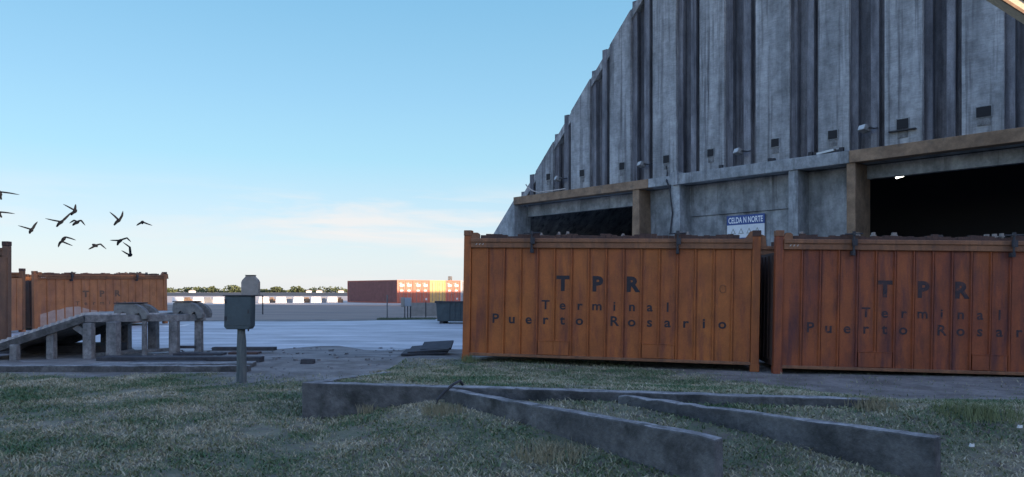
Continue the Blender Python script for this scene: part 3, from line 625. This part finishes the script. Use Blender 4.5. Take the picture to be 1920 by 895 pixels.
# slatted surface: overlapping sleepers, seen as teeth
mb = MB(); n = 19
for i in range(n):
    a = A0.lerp(A1, i/n); b = A0.lerp(A1, (i+.55)/n); up = Vector((0,-.05,.09))
    mb.hexa([rl(a+up), rl(b+up), rl(b+up+off), rl(a+up+off), rl(a+up*1.2+Vector((0,0,.0))), rl(b+up+Vector((0,0,.075))), rl(b+up+off+Vector((0,0,.075))), rl(a+up*1.2+off)])
a = A0+Vector((0,.12,.086)); b = A1+Vector((0,.12,.086)); mb.hexa([rl(a-Vector((0,0,.03))), rl(b-Vector((0,0,.03))), rl(b+off-Vector((0,0,.03))), rl(a+off-Vector((0,0,.03))), rl(a), rl(b), rl(b+off), rl(a+off)])
mb.build('slatted_incline', M['slat'], ramp)
mb = MB(); n = 9
for i in range(n):
    a = A1.lerp(A2, i/n*.62); b = A1.lerp(A2, (i+.6)/n*.62); up = Vector((0,.0,.088)); mb.hexa([rl(a+up), rl(b+up), rl(b+up+off*.8), rl(a+up+off*.8), rl(a+up*1.35), rl(b+up*1.35), rl(b+up*1.35+off*.8), rl(a+up*1.35+off*.8)])
mb.build('deck_slats', M['slat'], ramp)
for px, Yc, w_, zt, m in ((28,17.0,.16,.36,0),(97,17.3,.17,.62,0),(167,17.4,.20,.84,0),(213,17.5,.24,.86,0),(271,17.95,.10,.86,0),(327,18.45,.20,.86,0),(373,18.85,.17,.86,0),
                       (200,20.0,.22,.8,0),(236,20.1,.22,.85,0),(288,20.0,.22,.86,0),(120,19.9,.22,.6,0)):
    p = P(px, 600, Yc); mb = MB(); q = rl(p); ww = w_/2
    mb.hexa([Vector((q.x+i*ww*k, q.y+j*ww, z)) for z, k in ((-.1,1.08),(zt,1)) for i, j in ((-1,-1),(1,-1),(1,1),(-1,1))]); mb.build('column', M['column'], ramp, bevel=.02)
mb = MB(); mb.beam(rl(P(143,612,17.4)), rl(P(163,626,17.4)), .14, .14); mb.build('bracket', M['column'], ramp)
beamo('tie_beam', P(336,651,18.6), P(368,651,18.8), .08, .07, M['steel'])
beamo('tie_beam', P(170,666,17.9), P(325,655,18.5), .12, .08, M['column'])
MB().box(-3.2, -.4, 1.2, 2.6, -.05, .2).build('base_wall', M['steel'], ramp)
# cradles on the deck
def cradle(px0, px1, ytop, Yc, label):
    s_ = Yc/F; x0 = (px0-960)*s_; wv = (px1-px0)*s_; zb = .93; zt = EYE-(ytop-HY)*s_; h = zt-zb
    t = empty('concrete_cradle', (x0, Yc-.3, zb+.005), 0, label, 'concrete block', 'concrete cradles on the ramp deck')
    def body(y0, y1):
        pr = [(0,h*.55),(.02*wv,h*.93),(.08*wv,h),(.60*wv,h),(.80*wv,h*.80),(.94*wv,h*.52),(1.0*wv,h*.20),(.97*wv,-.10*h),(.84*wv,-.10*h),(.80*wv,.18*h),(.74*wv,.36*h),(.66*wv,.2*h),(.62*wv,-.02*h),(.40*wv,-.02*h),(.36*wv,.30*h),(.27*wv,.42*h),(.20*wv,.28*h),(.17*wv,0),(.02*wv,0)]
        mb = MB(); mb.prism(pr, y0, y1); return mb
    body(0, .16).build('front_shell', M['hood'], t, bevel=.012); body(.5, .66).build('rear_shell', M['hood'], t, bevel=.012)
    MB().box(.1*wv, .6*wv, .16, .5, h*.5, h*.95).build('core', M['hood'], t)
    MB().box(.02*wv, .62*wv, -.02, .68, h+.003, h+.028).build('cap_plate', M['steel'], t)
cradle(225, 287, 570, 18.2, 'mottled grey cradle with a dark cap plate, left one on the ramp deck')
cradle(333, 388, 567, 18.9, 'mottled grey cradle with a dark cap plate on the free right end of ramp deck')

# ---------------------------------------------------------------- planks, slabs and rubble
def plank(px0, px1, y, Yc, th, dp, m, label, rz=0, lift=0, grp='dark planks on the dirt'):
    s_ = Yc/F; x0, x1 = (px0-960)*s_, (px1-960)*s_; L_ = x1-x0
    mb = MB(); mb.box(-L_/2, L_/2, -dp/2, dp/2, 0, th); o = mb.build('plank', m, None, ((x0+x1)/2, Yc, .0+lift), bevel=.01); o.rotation_euler.z = rz; return tag(o, label, 'plank', grp)
plank(400, 517, 660, 18.9, .09, .22, M['steel'], 'long dark plank lying behind the box post against the pale apron', lift=.07)
plank(432, 487, 668, 18.6, .06, .3, M['rustbar'], 'short broken plank on the dirt right behind the box post')
plank(330, 420, 672, 18.3, .06, .35, M['steel'], 'dark plank half under the right end of the ramp', rz=.05)
plank(190, 330, 677, 17.0, 9e-2, .45, M['steel'], 'dark plank stack lying in front of the ramp columns')
plank(325, 492, 681, 16.6, 12e-2, .3, M['steel'], 'heavy dark beam lying left of and behind the box post', rz=-.02)
plank(250, 380, 681, 16.2, .05, .4, M['steel'], 'thin dark sheet lying before the ramp near the kerb', rz=.03)
mb = MB(); mb.hexa([(-.15,-.1,0),(.15,-.11,0),(.14,.1,0),(-.14,.12,0),(-.14,-.09,.1),(.14,-.1,.11),(.13,.1,.09),(-.12,.1,.105)])
q = P(580, 683, 16.3); tag(mb.build('rubble_block', M['steel'], None, (q.x, 16.2, 0), bevel=.012), 'small dark block lying alone on the grey dirt', 'block')
# heap of sheets next to the container
def sheetplate(px0, px1, y0, y1, Yc, lean, label, wv=.9):
    a = P(px0, y0, Yc); b_ = P(px1, y1, Yc); mb = MB(); mb.box(0, b_.x-a.x, 0, wv, 0, .05)
    o = mb.build('steel_sheet', M['steel'], None, (a.x, Yc, max(a.z, .01)), bevel=.006); o.rotation_euler = (lean, -math.atan2(b_.z-a.z, b_.x-a.x), 0); return tag(o, label, 'scrap sheet', 'scrap sheets beside the container')
sheetplate(752, 838, 668, 665, 18.0, R(3), 'lowest dark sheet of the scrap heap left of the container')
sheetplate(764, 842, 664, 658, 18.05, R(5), 'middle dark sheet of the scrap heap, tilted up to the right')
sheetplate(788, 846, 659, 656, 18.2, R(8), 'topmost dark sheet of the scrap heap left of the container')
# small stones and broken bits over the dirt
mb = MB()
for i in range(170):
    x = random.uniform(-9, -2.6); y = random.uniform(14.8, 20.5); r = random.choice([.015,.02,.03,.05])*random.uniform(.6,1.3)
    vs = [(x+r*math.cos(a)*random.uniform(.7,1.4), y+r*math.sin(a)*random.uniform(.7,1.3), z) for z in (0, r*.9) for a in (0,1.26,2.5,3.8,5)]
    mb.add(vs, [(5,6,7,8,9)]+[(k,(k+1)%5,5+(k+1)%5,5+k) for k in range(5)])
tag(mb.build('rubble', M['column']), 'loose small rubble scattered over the grey dirt strip', 'rubble', kind='stuff')
# litter in the grass right
for (px, py, Y, lab) in ((1822, 853, 6.6, 'white scrap of litter in the grass right of the walls'), (1912, 842, 6.9, 'pale litter scrap in the grass at the right edge')):
    q = P(px, py, Y); z = float(gz(q.x, Y)); mb = MB(); mb.hexa([(-.02,-.015,0),(.02,-.01,0),(.015,.02,0),(-.018,.015,0),(-.015,-.01,.022),(.018,-.01,.03),(.012,.012,.02),(-.01,.012,.028)])
    tag(mb.build('litter', M['white'], None, (q.x, Y, z+.035)), lab, 'litter')
# two taller weeds / stalks in the bed edge and around posts
def tuft(x, y, n, h, name, label, spread=.12, colr=(.10,.12,.05)):
    mb = MB(); z = float(gz(x, y))
    for i in range(n):
        a = random.uniform(0, 6.28); r = random.uniform(0, spread); hx_, hy_ = x+r*math.cos(a), y+r*math.sin(a); hh = h*random.uniform(.5,1.2); l = hh*random.uniform(.1,.8); b_ = random.uniform(0,6.28); w_ = .004
        mb.add([(hx_-w_,hy_,z-.02),(hx_+w_,hy_,z-.02),(hx_+w_*.7+l*.4*math.cos(b_),hy_+l*.4*math.sin(b_),z+hh*.6),(hx_-w_*.7+l*.4*math.cos(b_),hy_+l*.4*math.sin(b_),z+hh*.6),(hx_+l*math.cos(b_),hy_+l*math.sin(b_),z+hh)], [(0,1,2,3),(3,2,4)])
    o = mb.build(name, flat_mats.setdefault(colr, mat('tuft_leaf', colr, tuple(c*1.6 for c in colr), 8, rough=.8, bump=.1)), recalc=False); return tag(o, label, 'grass tuft', 'grass tufts')
flat_mats = {}
for x, y, n, h, lab in ((3.75, 7.75, 260, .13, 'straw tuft where the long wall ends at right'), (4.6, 7.3, 500, .11, 'olive grassy hump right of the long wall end'), (-.9, 15.55, 160, .16, 'green tuft at the left foot of the middle container'),
    (-.75, 8.25, 260, .09, 'brown dry tuft below the bent pipe'), (.35, 6.8, 420, .10, 'dry straw tuft leaning on the slanting wall'), (-2.4, 13.4, 160, .10, 'tuft at the back end of the bed kerb'), (-1.75, 9.0, 60, .13, 'thin stalk tuft against the front of the long wall')):
    tuft(x, y, n, h, 'grass_tuft', lab, .1 + n/1600, (.10,.12,.05) if 'green' in lab or 'olive' in lab else (.17,.15,.09))

# ---------------------------------------------------------------- yard beyond
# skip
sk = empty('waste_skip', (P(841,605,35.5).x, 35.5, 0), R(-6), 'dark green open waste skip beyond the apron beside the middle container', 'skip')
mb = MB(); mb.prism([(-.55,.12),(1.6,.12),(1.75,1.05),(-.62,1.05)], 0, 1.4); mb.build('body', M['skip'], sk, bevel=.02)
mb = MB()
for x in (.0,.25,.5,.75,1.0): mb.box(x, x+.06, -.05, 0, .15, 1.0)
mb.build('rib', M['skip'], sk)
mb = MB(); mb.box(-.66, 1.78, -.06, .04, 1.0, 1.09); mb.box(-.68,-.6,0,1.4,1.0,1.09); mb.build('rim', M['steel'], sk)
for x in (-.45, 1.2): MB().box(x, x+.18, .05, 1.3, 0, .12).build('foot', M['steel'], sk)
# cabinet on legs
cb = empty('control_cabinet', (P(760,597,41.5).x, 41.5, 0), 0, 'pale grey control cabinet on two legs in the asphalt yard', 'cabinet')
MB().box(-.02,.33,-.15,.15,.72,1.2).build('door_box', M['greycon'], cb, bevel=.01); MB().box(-.24,-.03,-.12,.12,.68,1.22).build('side_box', M['pale_box'], cb, bevel=.01)
for x in (-.03,.13,.28): MB().box(x-.025,x+.025,-.03,.03,0,.72).build('leg', M['steel'], cb)
# wire fence behind
fe = empty('wire_fence', (P(770,590,44).x, 44, 0), 0, 'low grey mesh fence section between the cabinet and the skip', 'fence')
for i, x in enumerate((0,.9,1.75)): MB().box(x-.025,x+.025,-.03,.03,0,.95).build('post', M['steel'], fe)
mb = MB()
for i in range(24): mb.box(.04+i*.071,.048+i*.071,-.004,.004,.08,.9)
for i in range(8): mb.box(.03,1.72,.006,.012,.1+i*.11,.106+i*.11)
mb.build('mesh', M['steel'], fe)
pn = MB(); pn.box(.03,.88,-.02,-.012,.08,.88); pn.box(.93,1.72,-.02,-.012,.08,.88); pn.build('panel', M['pale_box'], fe)
pl = P(726, 590, 43); tag(MB().tube([(0,0,0),(0,0,1.35)], .035, 6).build('slim_pole', M['column'], None, (pl.x, 43, 0)), 'slim grey pole standing alone in the asphalt yard left of the cabinet', 'pole')
# low weeds strip behind the apron
mb = MB()
for i in range(1500):
    x = random.uniform(-7.4, -4.2); y = random.uniform(40.2, 41.2); h = random.uniform(.04,.14); mb.add([(x,y,0),(x+.03,y,0),(x+.015+random.uniform(-.03,.03),y+random.uniform(-.03,.03),h)], [(0,1,2)])
tag(mb.build('verge_weeds', mat('verge_leaf', (.07,.10,.06), (.11,.13,.08), 5), recalc=False), 'thin weed strip at the back edge of the apron', 'weeds', kind='stuff')

# shipping containers
u = Vector((.74,.67,0)).normalized(); vdir = Vector((-u.y, u.x, 0)); cang = math.atan2(u.y, u.x)
def box_container(i, m, label, wd=2.44, Lg=12.2, Hc=2.9):
    o = Vector((-14.26, 92, -.02)) + u*(2.5*i)
    t = empty('shipping_container', (o.x, o.y, .02), cang, label, 'container', 'shipping containers in the far yard')
    # local x along the end face, y backwards
    mb = MB(); mb.box(.03, wd-.03, .08, Lg, .1, Hc-.06)
    n = 44
    for k in range(n):
        y = .3 + (Lg-.6)*k/n; mb.hexa([(-.01,y,.15),(.03,y-.0,.15),(.03,y+.16,.15),(-.01,y+.12,.15),(-.01,y,Hc-.12),(.03,y,Hc-.12),(.03,y+.16,Hc-.12),(-.01,y+.12,Hc-.12)])
    mb.build('body', M['red_shaded'] if m is M['red'] else m, t)
    mb = MB()
    for x in (-.02, wd-.12):
        for y in (0, Lg-.12): mb.box(x, x+.14, y, y+.14, 0, Hc)
    for z in (0, Hc-.12): mb.box(.12, wd-.12, 0, .12, z, z+.12); mb.box(-.02, .1, .14, Lg-.12, z, z+.12)
    mb.build('frame', m, t)
    for s in range(2):
        xa = .13 + s*(wd/2-.12); xb = xa + wd/2-.16
        d = MB().box(xa, xb, .03, .08, .14, Hc-.14).build('door', m, t)
        for x in (xa+.25, xb-.25): MB().tube([(x,.0,.16),(x,.0,Hc-.16)], .03, 6).build('lock_rod', M['pale_box'], d)
        mb = MB(); z = Hc*.72
        mb.box(xa+.2, xb-.15, .018, .026, z, z+.3); mb.box(xa+.3, xb-.3, .018, .026, z-.62, z-.42); mb.box(xa+.12, xb-.55, .018, .026, z+.38, z+.44)
        if m is M['red']: mb.build('marking', M['signwhite'], d)
        if m is M['red'] and s: MB().box(xb-.5, xb-.2, .017, .026, .35, .6).build('marking', M['signwhite'], d)
    return t
box_container(0, M['red'], 'red shipping container at the left end, its long shaded side facing left')
box_container(1, M['red'], 'red shipping container between the leftmost one and the yellow one')
box_container(2, M['yellow'], 'yellow shipping container among the red ones in the far yard')
box_container(3, M['red'], 'red shipping container just right of the yellow one, grey mast behind')
box_container(4, M['greycon'], 'grey shipping container at the right end of the far row by the orange container')
q = P(844, 530, 104); mb = MB(); mb.box(-.3,.3,-.3,.3,0,3.75); o = mb.build('square_mast', M['column'], None, (q.x, 112, 0), bevel=.03)
o.location.x = (844-960)/F*112; tag(o, 'short square grey mast rising behind the red shipping containers', 'mast')
# white blocks
for i, px in enumerate((333.5, 371.5, 409.5, 447, 494, 526.5, 559, 592, 622.5)):
    Yb = 94 + .25*i - (1.5 if i < 4 else 0); q = P(px, 568, Yb); w_ = .68; mb = MB()
    mb.hexa([(-w_,-.45,0),(w_,-.45,0),(w_,.45,0),(-w_,.45,0),(-w_*.86,-.34,.78),(w_*.86,-.34,.78),(w_*.86,.34,.78),(-w_*.86,.34,.78)])
    mb.box(-w_*.6,-w_*.3,-.5,-.44,.0,.1)
    lab = 'white block in the sunlit row, number of blocks from left end: ' 
    names = ['leftmost white block of the sunlit row, just right of the faded orange container','second white block from the left in the sunlit row','third white block from the left, above the ramp deck end','white block of the sunlit row hidden behind the box post',
             'white block right beside the box on the post','white block second to the right of the post box','middle white block of the five right of the post box','white block next to last before the red container','white block nearest the red shipping container']
    o = mb.build('barrier_block', M['white'], None, (q.x, Yb, .005), bevel=.03); o.rotation_euler.z = R(24+random.uniform(-4,4)); tag(o, names[i], 'block', 'white blocks in the sunlit yard')
# low brown rails between them
for i, (pa_, pb_) in enumerate(((345,360),(383,398),(505,516),(537,549),(569,582),(602,613),(632,643))):
    qa, qb = P(pa_, 566, 97), P(pb_, 566, 97); mb = MB(); mb.box(qa.x, qb.x, 96.9, 97.1, .005, .5); mb.box(qa.x+.15, qb.x-.2, 96.85, 97.0, .505, .72)
    t_ = ['first gap from the left','second gap from the left','gap right of the post box','second gap right of the post box','third gap right of the post box','gap before last white block','gap against the red container'][i]
    o = mb.build('low_barrier', M['shed'] if i % 2 else M['beam_brown']); o['label'] = 'low dull barrier, ' + t_ + ' of white row'; o['category'] = 'barrier'; o['group'] = 'low barriers between white blocks'
# far shore trees: one mass, plus single bumps one can tell apart
m_leaf = mat('far_foliage', (.055,.075,.03), (.10,.12,.05), .5, rough=.9, bump=.2, c3=(.035,.05,.02), s3=.3, t3=(.45,.6))
def leaves(mb, cx, cy, cz, rx, ry, rz, n, sz):
    for i in range(n):
        while True:
            a, b, c = random.uniform(-1,1), random.uniform(-1,1), random.uniform(-1,1)
            if a*a+b*b+c*c < 1: break
        x, y, z = cx+a*rx, cy+b*ry, max(cz+c*rz, .05); s = sz*random.uniform(.5,1.3); t1 = random.uniform(0,6.28); t2 = random.uniform(-1,1)
        ux, uy, uz = s*math.cos(t1), s*math.sin(t1), s*t2*.5; wx, wy, wz = -s*.4*t2, s*.3*math.cos(t1), s*.7
        mb.add([(x-ux,y-uy,z-uz),(x+wx,y+wy,z+wz),(x+ux,y+uy,z+uz),(x-wx,y-wy,z-wz)], [(0,1,2,3)])
mb = MB(); x = -330
while x < 40:
    h = 2.0+1.1*math.sin(x*.041)+.8*math.sin(x*.13+1)+random.uniform(-.5,.7); rx = random.uniform(4,9)
    leaves(mb, x, 560+random.uniform(-12,12), h*.5+.3, rx, 6, max(h*.75,1.0), 90, .8); x += random.uniform(3,6)
tag(mb.build('far_woods', m_leaf, recalc=False), 'long low band of trees on the far river bank', 'trees', kind='stuff')
m_bark = flat('bark', (.12,.09,.07), .9)
for px, Y, h, rx, lab in ((435,540,5.6,9,'rounded taller tree on the far bank just left of the post box'),(397/1.0,545,3.5,4,'small tree on the far bank left of the tall one'),(518,548,4.8,6,'broad tree on the far bank between the post box and the red container'),(556,545,5.0,7,'dense tree clump on the far bank above the middle white blocks'),(312+86,550,4.9,3,'slim tree poking above the far bank trees')):
    q = P(px, 545, Y); t_ = empty('far_tree', (q.x, Y, 0), 0, lab, 'tree', 'trees on the far bank')
    mb = MB(); leaves(mb, 0, 0, h*.55, rx*.7, 4, h*.45, 170, .8); leaves(mb, rx*.4, 0, h*.42, rx*.5, 3, h*.35, 90, .7); mb.build('crown', m_leaf, t_, recalc=False)
    MB().tube([(0,0,0),(.2,0,h*.35),(0,0,h*.6)], [.3,.22,.1], 6).build('trunk', m_bark, t_)
for px, lab in ((358,'tiny pale house on the far bank right of the faded container'),(578,'tiny white house on the far bank among middle trees'),(597,'tiny pale house on the far bank above the white blocks'),(638,'tiny white house on the far bank beside the red container')):
    Y = 525; q = P(px, 545, Y); t_ = empty('far_house', (q.x, Y, .06), 0, lab, 'house', 'small houses on the far bank')
    MB().box(-1.6,1.6,0,4,0,1.2).build('wall', M['white'], t_); mb = MB(); mb.prism([(-1.8,1.21),(1.8,1.21),(0,1.95)], -.2, 4.2); mb.build('roof', M['pale'], t_)

# ---------------------------------------------------------------- added unseen sheds that shade the yard, and the loader boom top right
sh = MB(); d_ = Vector((math.cos(R(60)), math.sin(R(60)), 0)); n_ = Vector((.866,-.5,0)); c0 = Vector((40,-23,0))
t_ = empty('added_shade_shed', c0, R(60), 'unseen long grey shed added behind the viewer to shade the foreground', 'building')  # added out of view to keep the foreground in shade
MB().box(-75, 32, -18, 0, 0, 13.4).build('wall', M['shed'], t_); MB().prism([(0.0,13.42),(-18.0,13.42),(-9,13.7)], -75.5, 32.5, 'yz').build('roof', M['shed'], t_)
wa = Vector((31,57.5,0)); t_ = empty('added_shade_warehouse', wa, cang, 'unseen low warehouse added behind the storage hall to shade the far containers', 'building')  # added out of view to shade the lower part of the far row
WH = 9.7
MB().box(0, 60, -10, 0, 0, WH-.3).build('wall', M['shed'], t_); MB().box(-.3, 60.3, -10.3, .3, WH-.3, WH).build('roof', M['shed'], t_)
# boom
bm_ = empty('loader_boom', (11.03, 17, 8.28), 0, 'sunlit pale sloping loader boom crossing the top right corner', 'conveyor boom')
dirx = Vector((.74,0,-.47)).normalized(); upx = Vector((-dirx.z,0,dirx.x)) ; upx = Vector((.536,0,.844))
mb = MB(); mb.beam(dirx*-6 + upx*.75, dirx*8 + upx*.75, .3, 1.46, up=(0.536,0,.844)); mb.build('gallery', M['wine'], bm_)
mb = MB()
for q in (.03, .30, .58, .95, 1.35): mb.beam(dirx*-6 + upx*q + Vector((0,-.17,0)), dirx*8 + upx*q + Vector((0,-.17,0)), .05, .07, up=(0.536,0,.844))
mb.build('cladding_rib', M['beam_brown'], bm_)
for k in (4.5, 7.2):
    pz = dirx*k; MB().beam((pz.x,.0,-8.28),(pz.x,.0,pz.z),.2,.2, up=(0,1,0)).build('leg', M['steel'], bm_)

# ---------------------------------------------------------------- birds
def bz(x, y, Y): return P(x/5.593, 340+y/5.593, Y)
birds = [
 (26, [(2,98),(4,140),(0,190)], [[(6,112),(90,122),(182,138)], [(0,112),(-60,92),(-130,88)]], 'bird at the top left edge with its wing stretched to the right'),
 (27, [(-22,322),(-6,335),(4,378)], [[(-12,322),(60,328),(134,338)], [(-18,322),(-70,300),(-120,290)]], 'bird at the left edge below another, only its straight wing in view'),
 (27, [(352,488),(330,515),(298,545)], [[(342,500),(352,460),(372,420)], [(325,505),(275,488),(212,468)]], 'leftmost whole bird, wings raised in a V'),
 (28, [(812,302),(785,318),(735,352)], [[(785,305),(780,272),(774,236)], [(778,303),(735,275),(682,244)]], 'topmost bird of the group, one wing short and upright'),
 (25, [(674,412),(640,430),(582,474)], [[(662,412),(692,370),(734,316)], [(640,425),(570,412),(496,394)]], 'bird with a long level wing just below the topmost one'),
 (26, [(835,425),(808,432),(752,460)], [[(800,420),(768,408),(706,438)], [(822,420),(860,412),(914,468)]], 'bird with both wings drooping like an M right of the long winged one'),
 (26, [(1272,392),(1245,412),(1186,458)], [[(1238,402),(1190,362),(1130,318)], [(1258,400),(1290,362),(1308,316)]], 'bird alone at upper right of the flock with wings in a high V'),
 (31, [(1502,420),(1494,430),(1486,444)], [[(1494,428),(1450,446),(1416,464)], [(1496,428),(1546,446),(1612,468)]], 'small rightmost bird seen as a flat caret'),
 (26, [(694,584),(668,606),(636,640)], [[(640,632),(612,655),(588,692)], [(690,586),(750,600),(818,622)], [(642,628),(690,652),(742,676)]], 'bird low left of centre with hooked forward wing'),
 (28, [(974,662),(992,675),(1012,684)], [[(1000,672),(1044,658),(1098,712)], [(990,682),(970,700),(946,718)]], 'bird low in the flock gliding with bent wings'),
 (26, [(1290,612),(1256,626),(1220,668)], [[(1250,622),(1200,620),(1132,617)], [(1280,612),(1340,596),(1392,640)]], 'bird with a long flat left wing just above the lowest one'),
 (26.5, [(1390,766),(1366,776),(1340,786)], [[(1368,766),(1352,690),(1268,636)], [(1352,770),(1330,755),(1292,728)]], 'lowest bird of the flock with one wing folded upright'),
]
for bi, (Y, body, wings, lab) in enumerate(birds):
    mb = MB(); s_ = Y/F/5.593; c_ = bz(*body[1], Y)
    bp_ = [bz(*body[0], Y)-c_+Vector((0,-.05,0)), (bz(*body[0], Y)-c_)*.5+Vector((0,-.02,0)), Vector((0,0,0)), (bz(*body[2], Y)-c_)*.45, (bz(*body[2], Y)-c_)+Vector((0,.07,0))]
    r0 = 19*s_; mb.tube(bp_, [r0*.35, r0*.8, r0, r0*.75, r0*.45], 8)
    for wi, wv in enumerate(wings):
        p_ = [bz(*q, Y)-c_ for q in wv]; sg = 1 if wi % 2 else -1
        p_ = [p_[0], p_[0].lerp(p_[1], .5), p_[1], p_[1].lerp(p_[2], .55), p_[2]]
        p_ = [q + Vector((0, sg*.03*k*(-1), 0)) for k, q in enumerate(p_)]
        rr_ = [13*s_, 13.5*s_, 12*s_, 9*s_, 2.5*s_]
        # wings are flat: wide front to back, thin across
        rings = []
        vs = []; n = 8
        for i, q in enumerate(p_):
            d = (p_[min(i+1,4)]-p_[max(i-1,0)]).normalized(); yv = Vector((0,1,0)); x = d.cross(yv).normalized()
            vs += [q + x*math.cos(2*math.pi*k/n)*rr_[i]*.62 + yv*math.sin(2*math.pi*k/n)*rr_[i]*1.6 for k in range(n)]
        fs = [tuple(range(n)), tuple(4*n+k for k in range(n-1,-1,-1))]
        for i in range(4):
            for k in range(n): fs.append((i*n+k, i*n+(k+1)%n, (i+1)*n+(k+1)%n, (i+1)*n+k))
        mb.add(vs, fs, True)
    o = mb.build('flying_bird', M['bird'], None, c_); tag(o, lab, 'bird', 'birds flying over the left containers')
    m_ = o.modifiers.new('remesh', 'REMESH'); m_.mode = 'VOXEL'; m_.voxel_size = .008; m_.use_smooth_shade = True
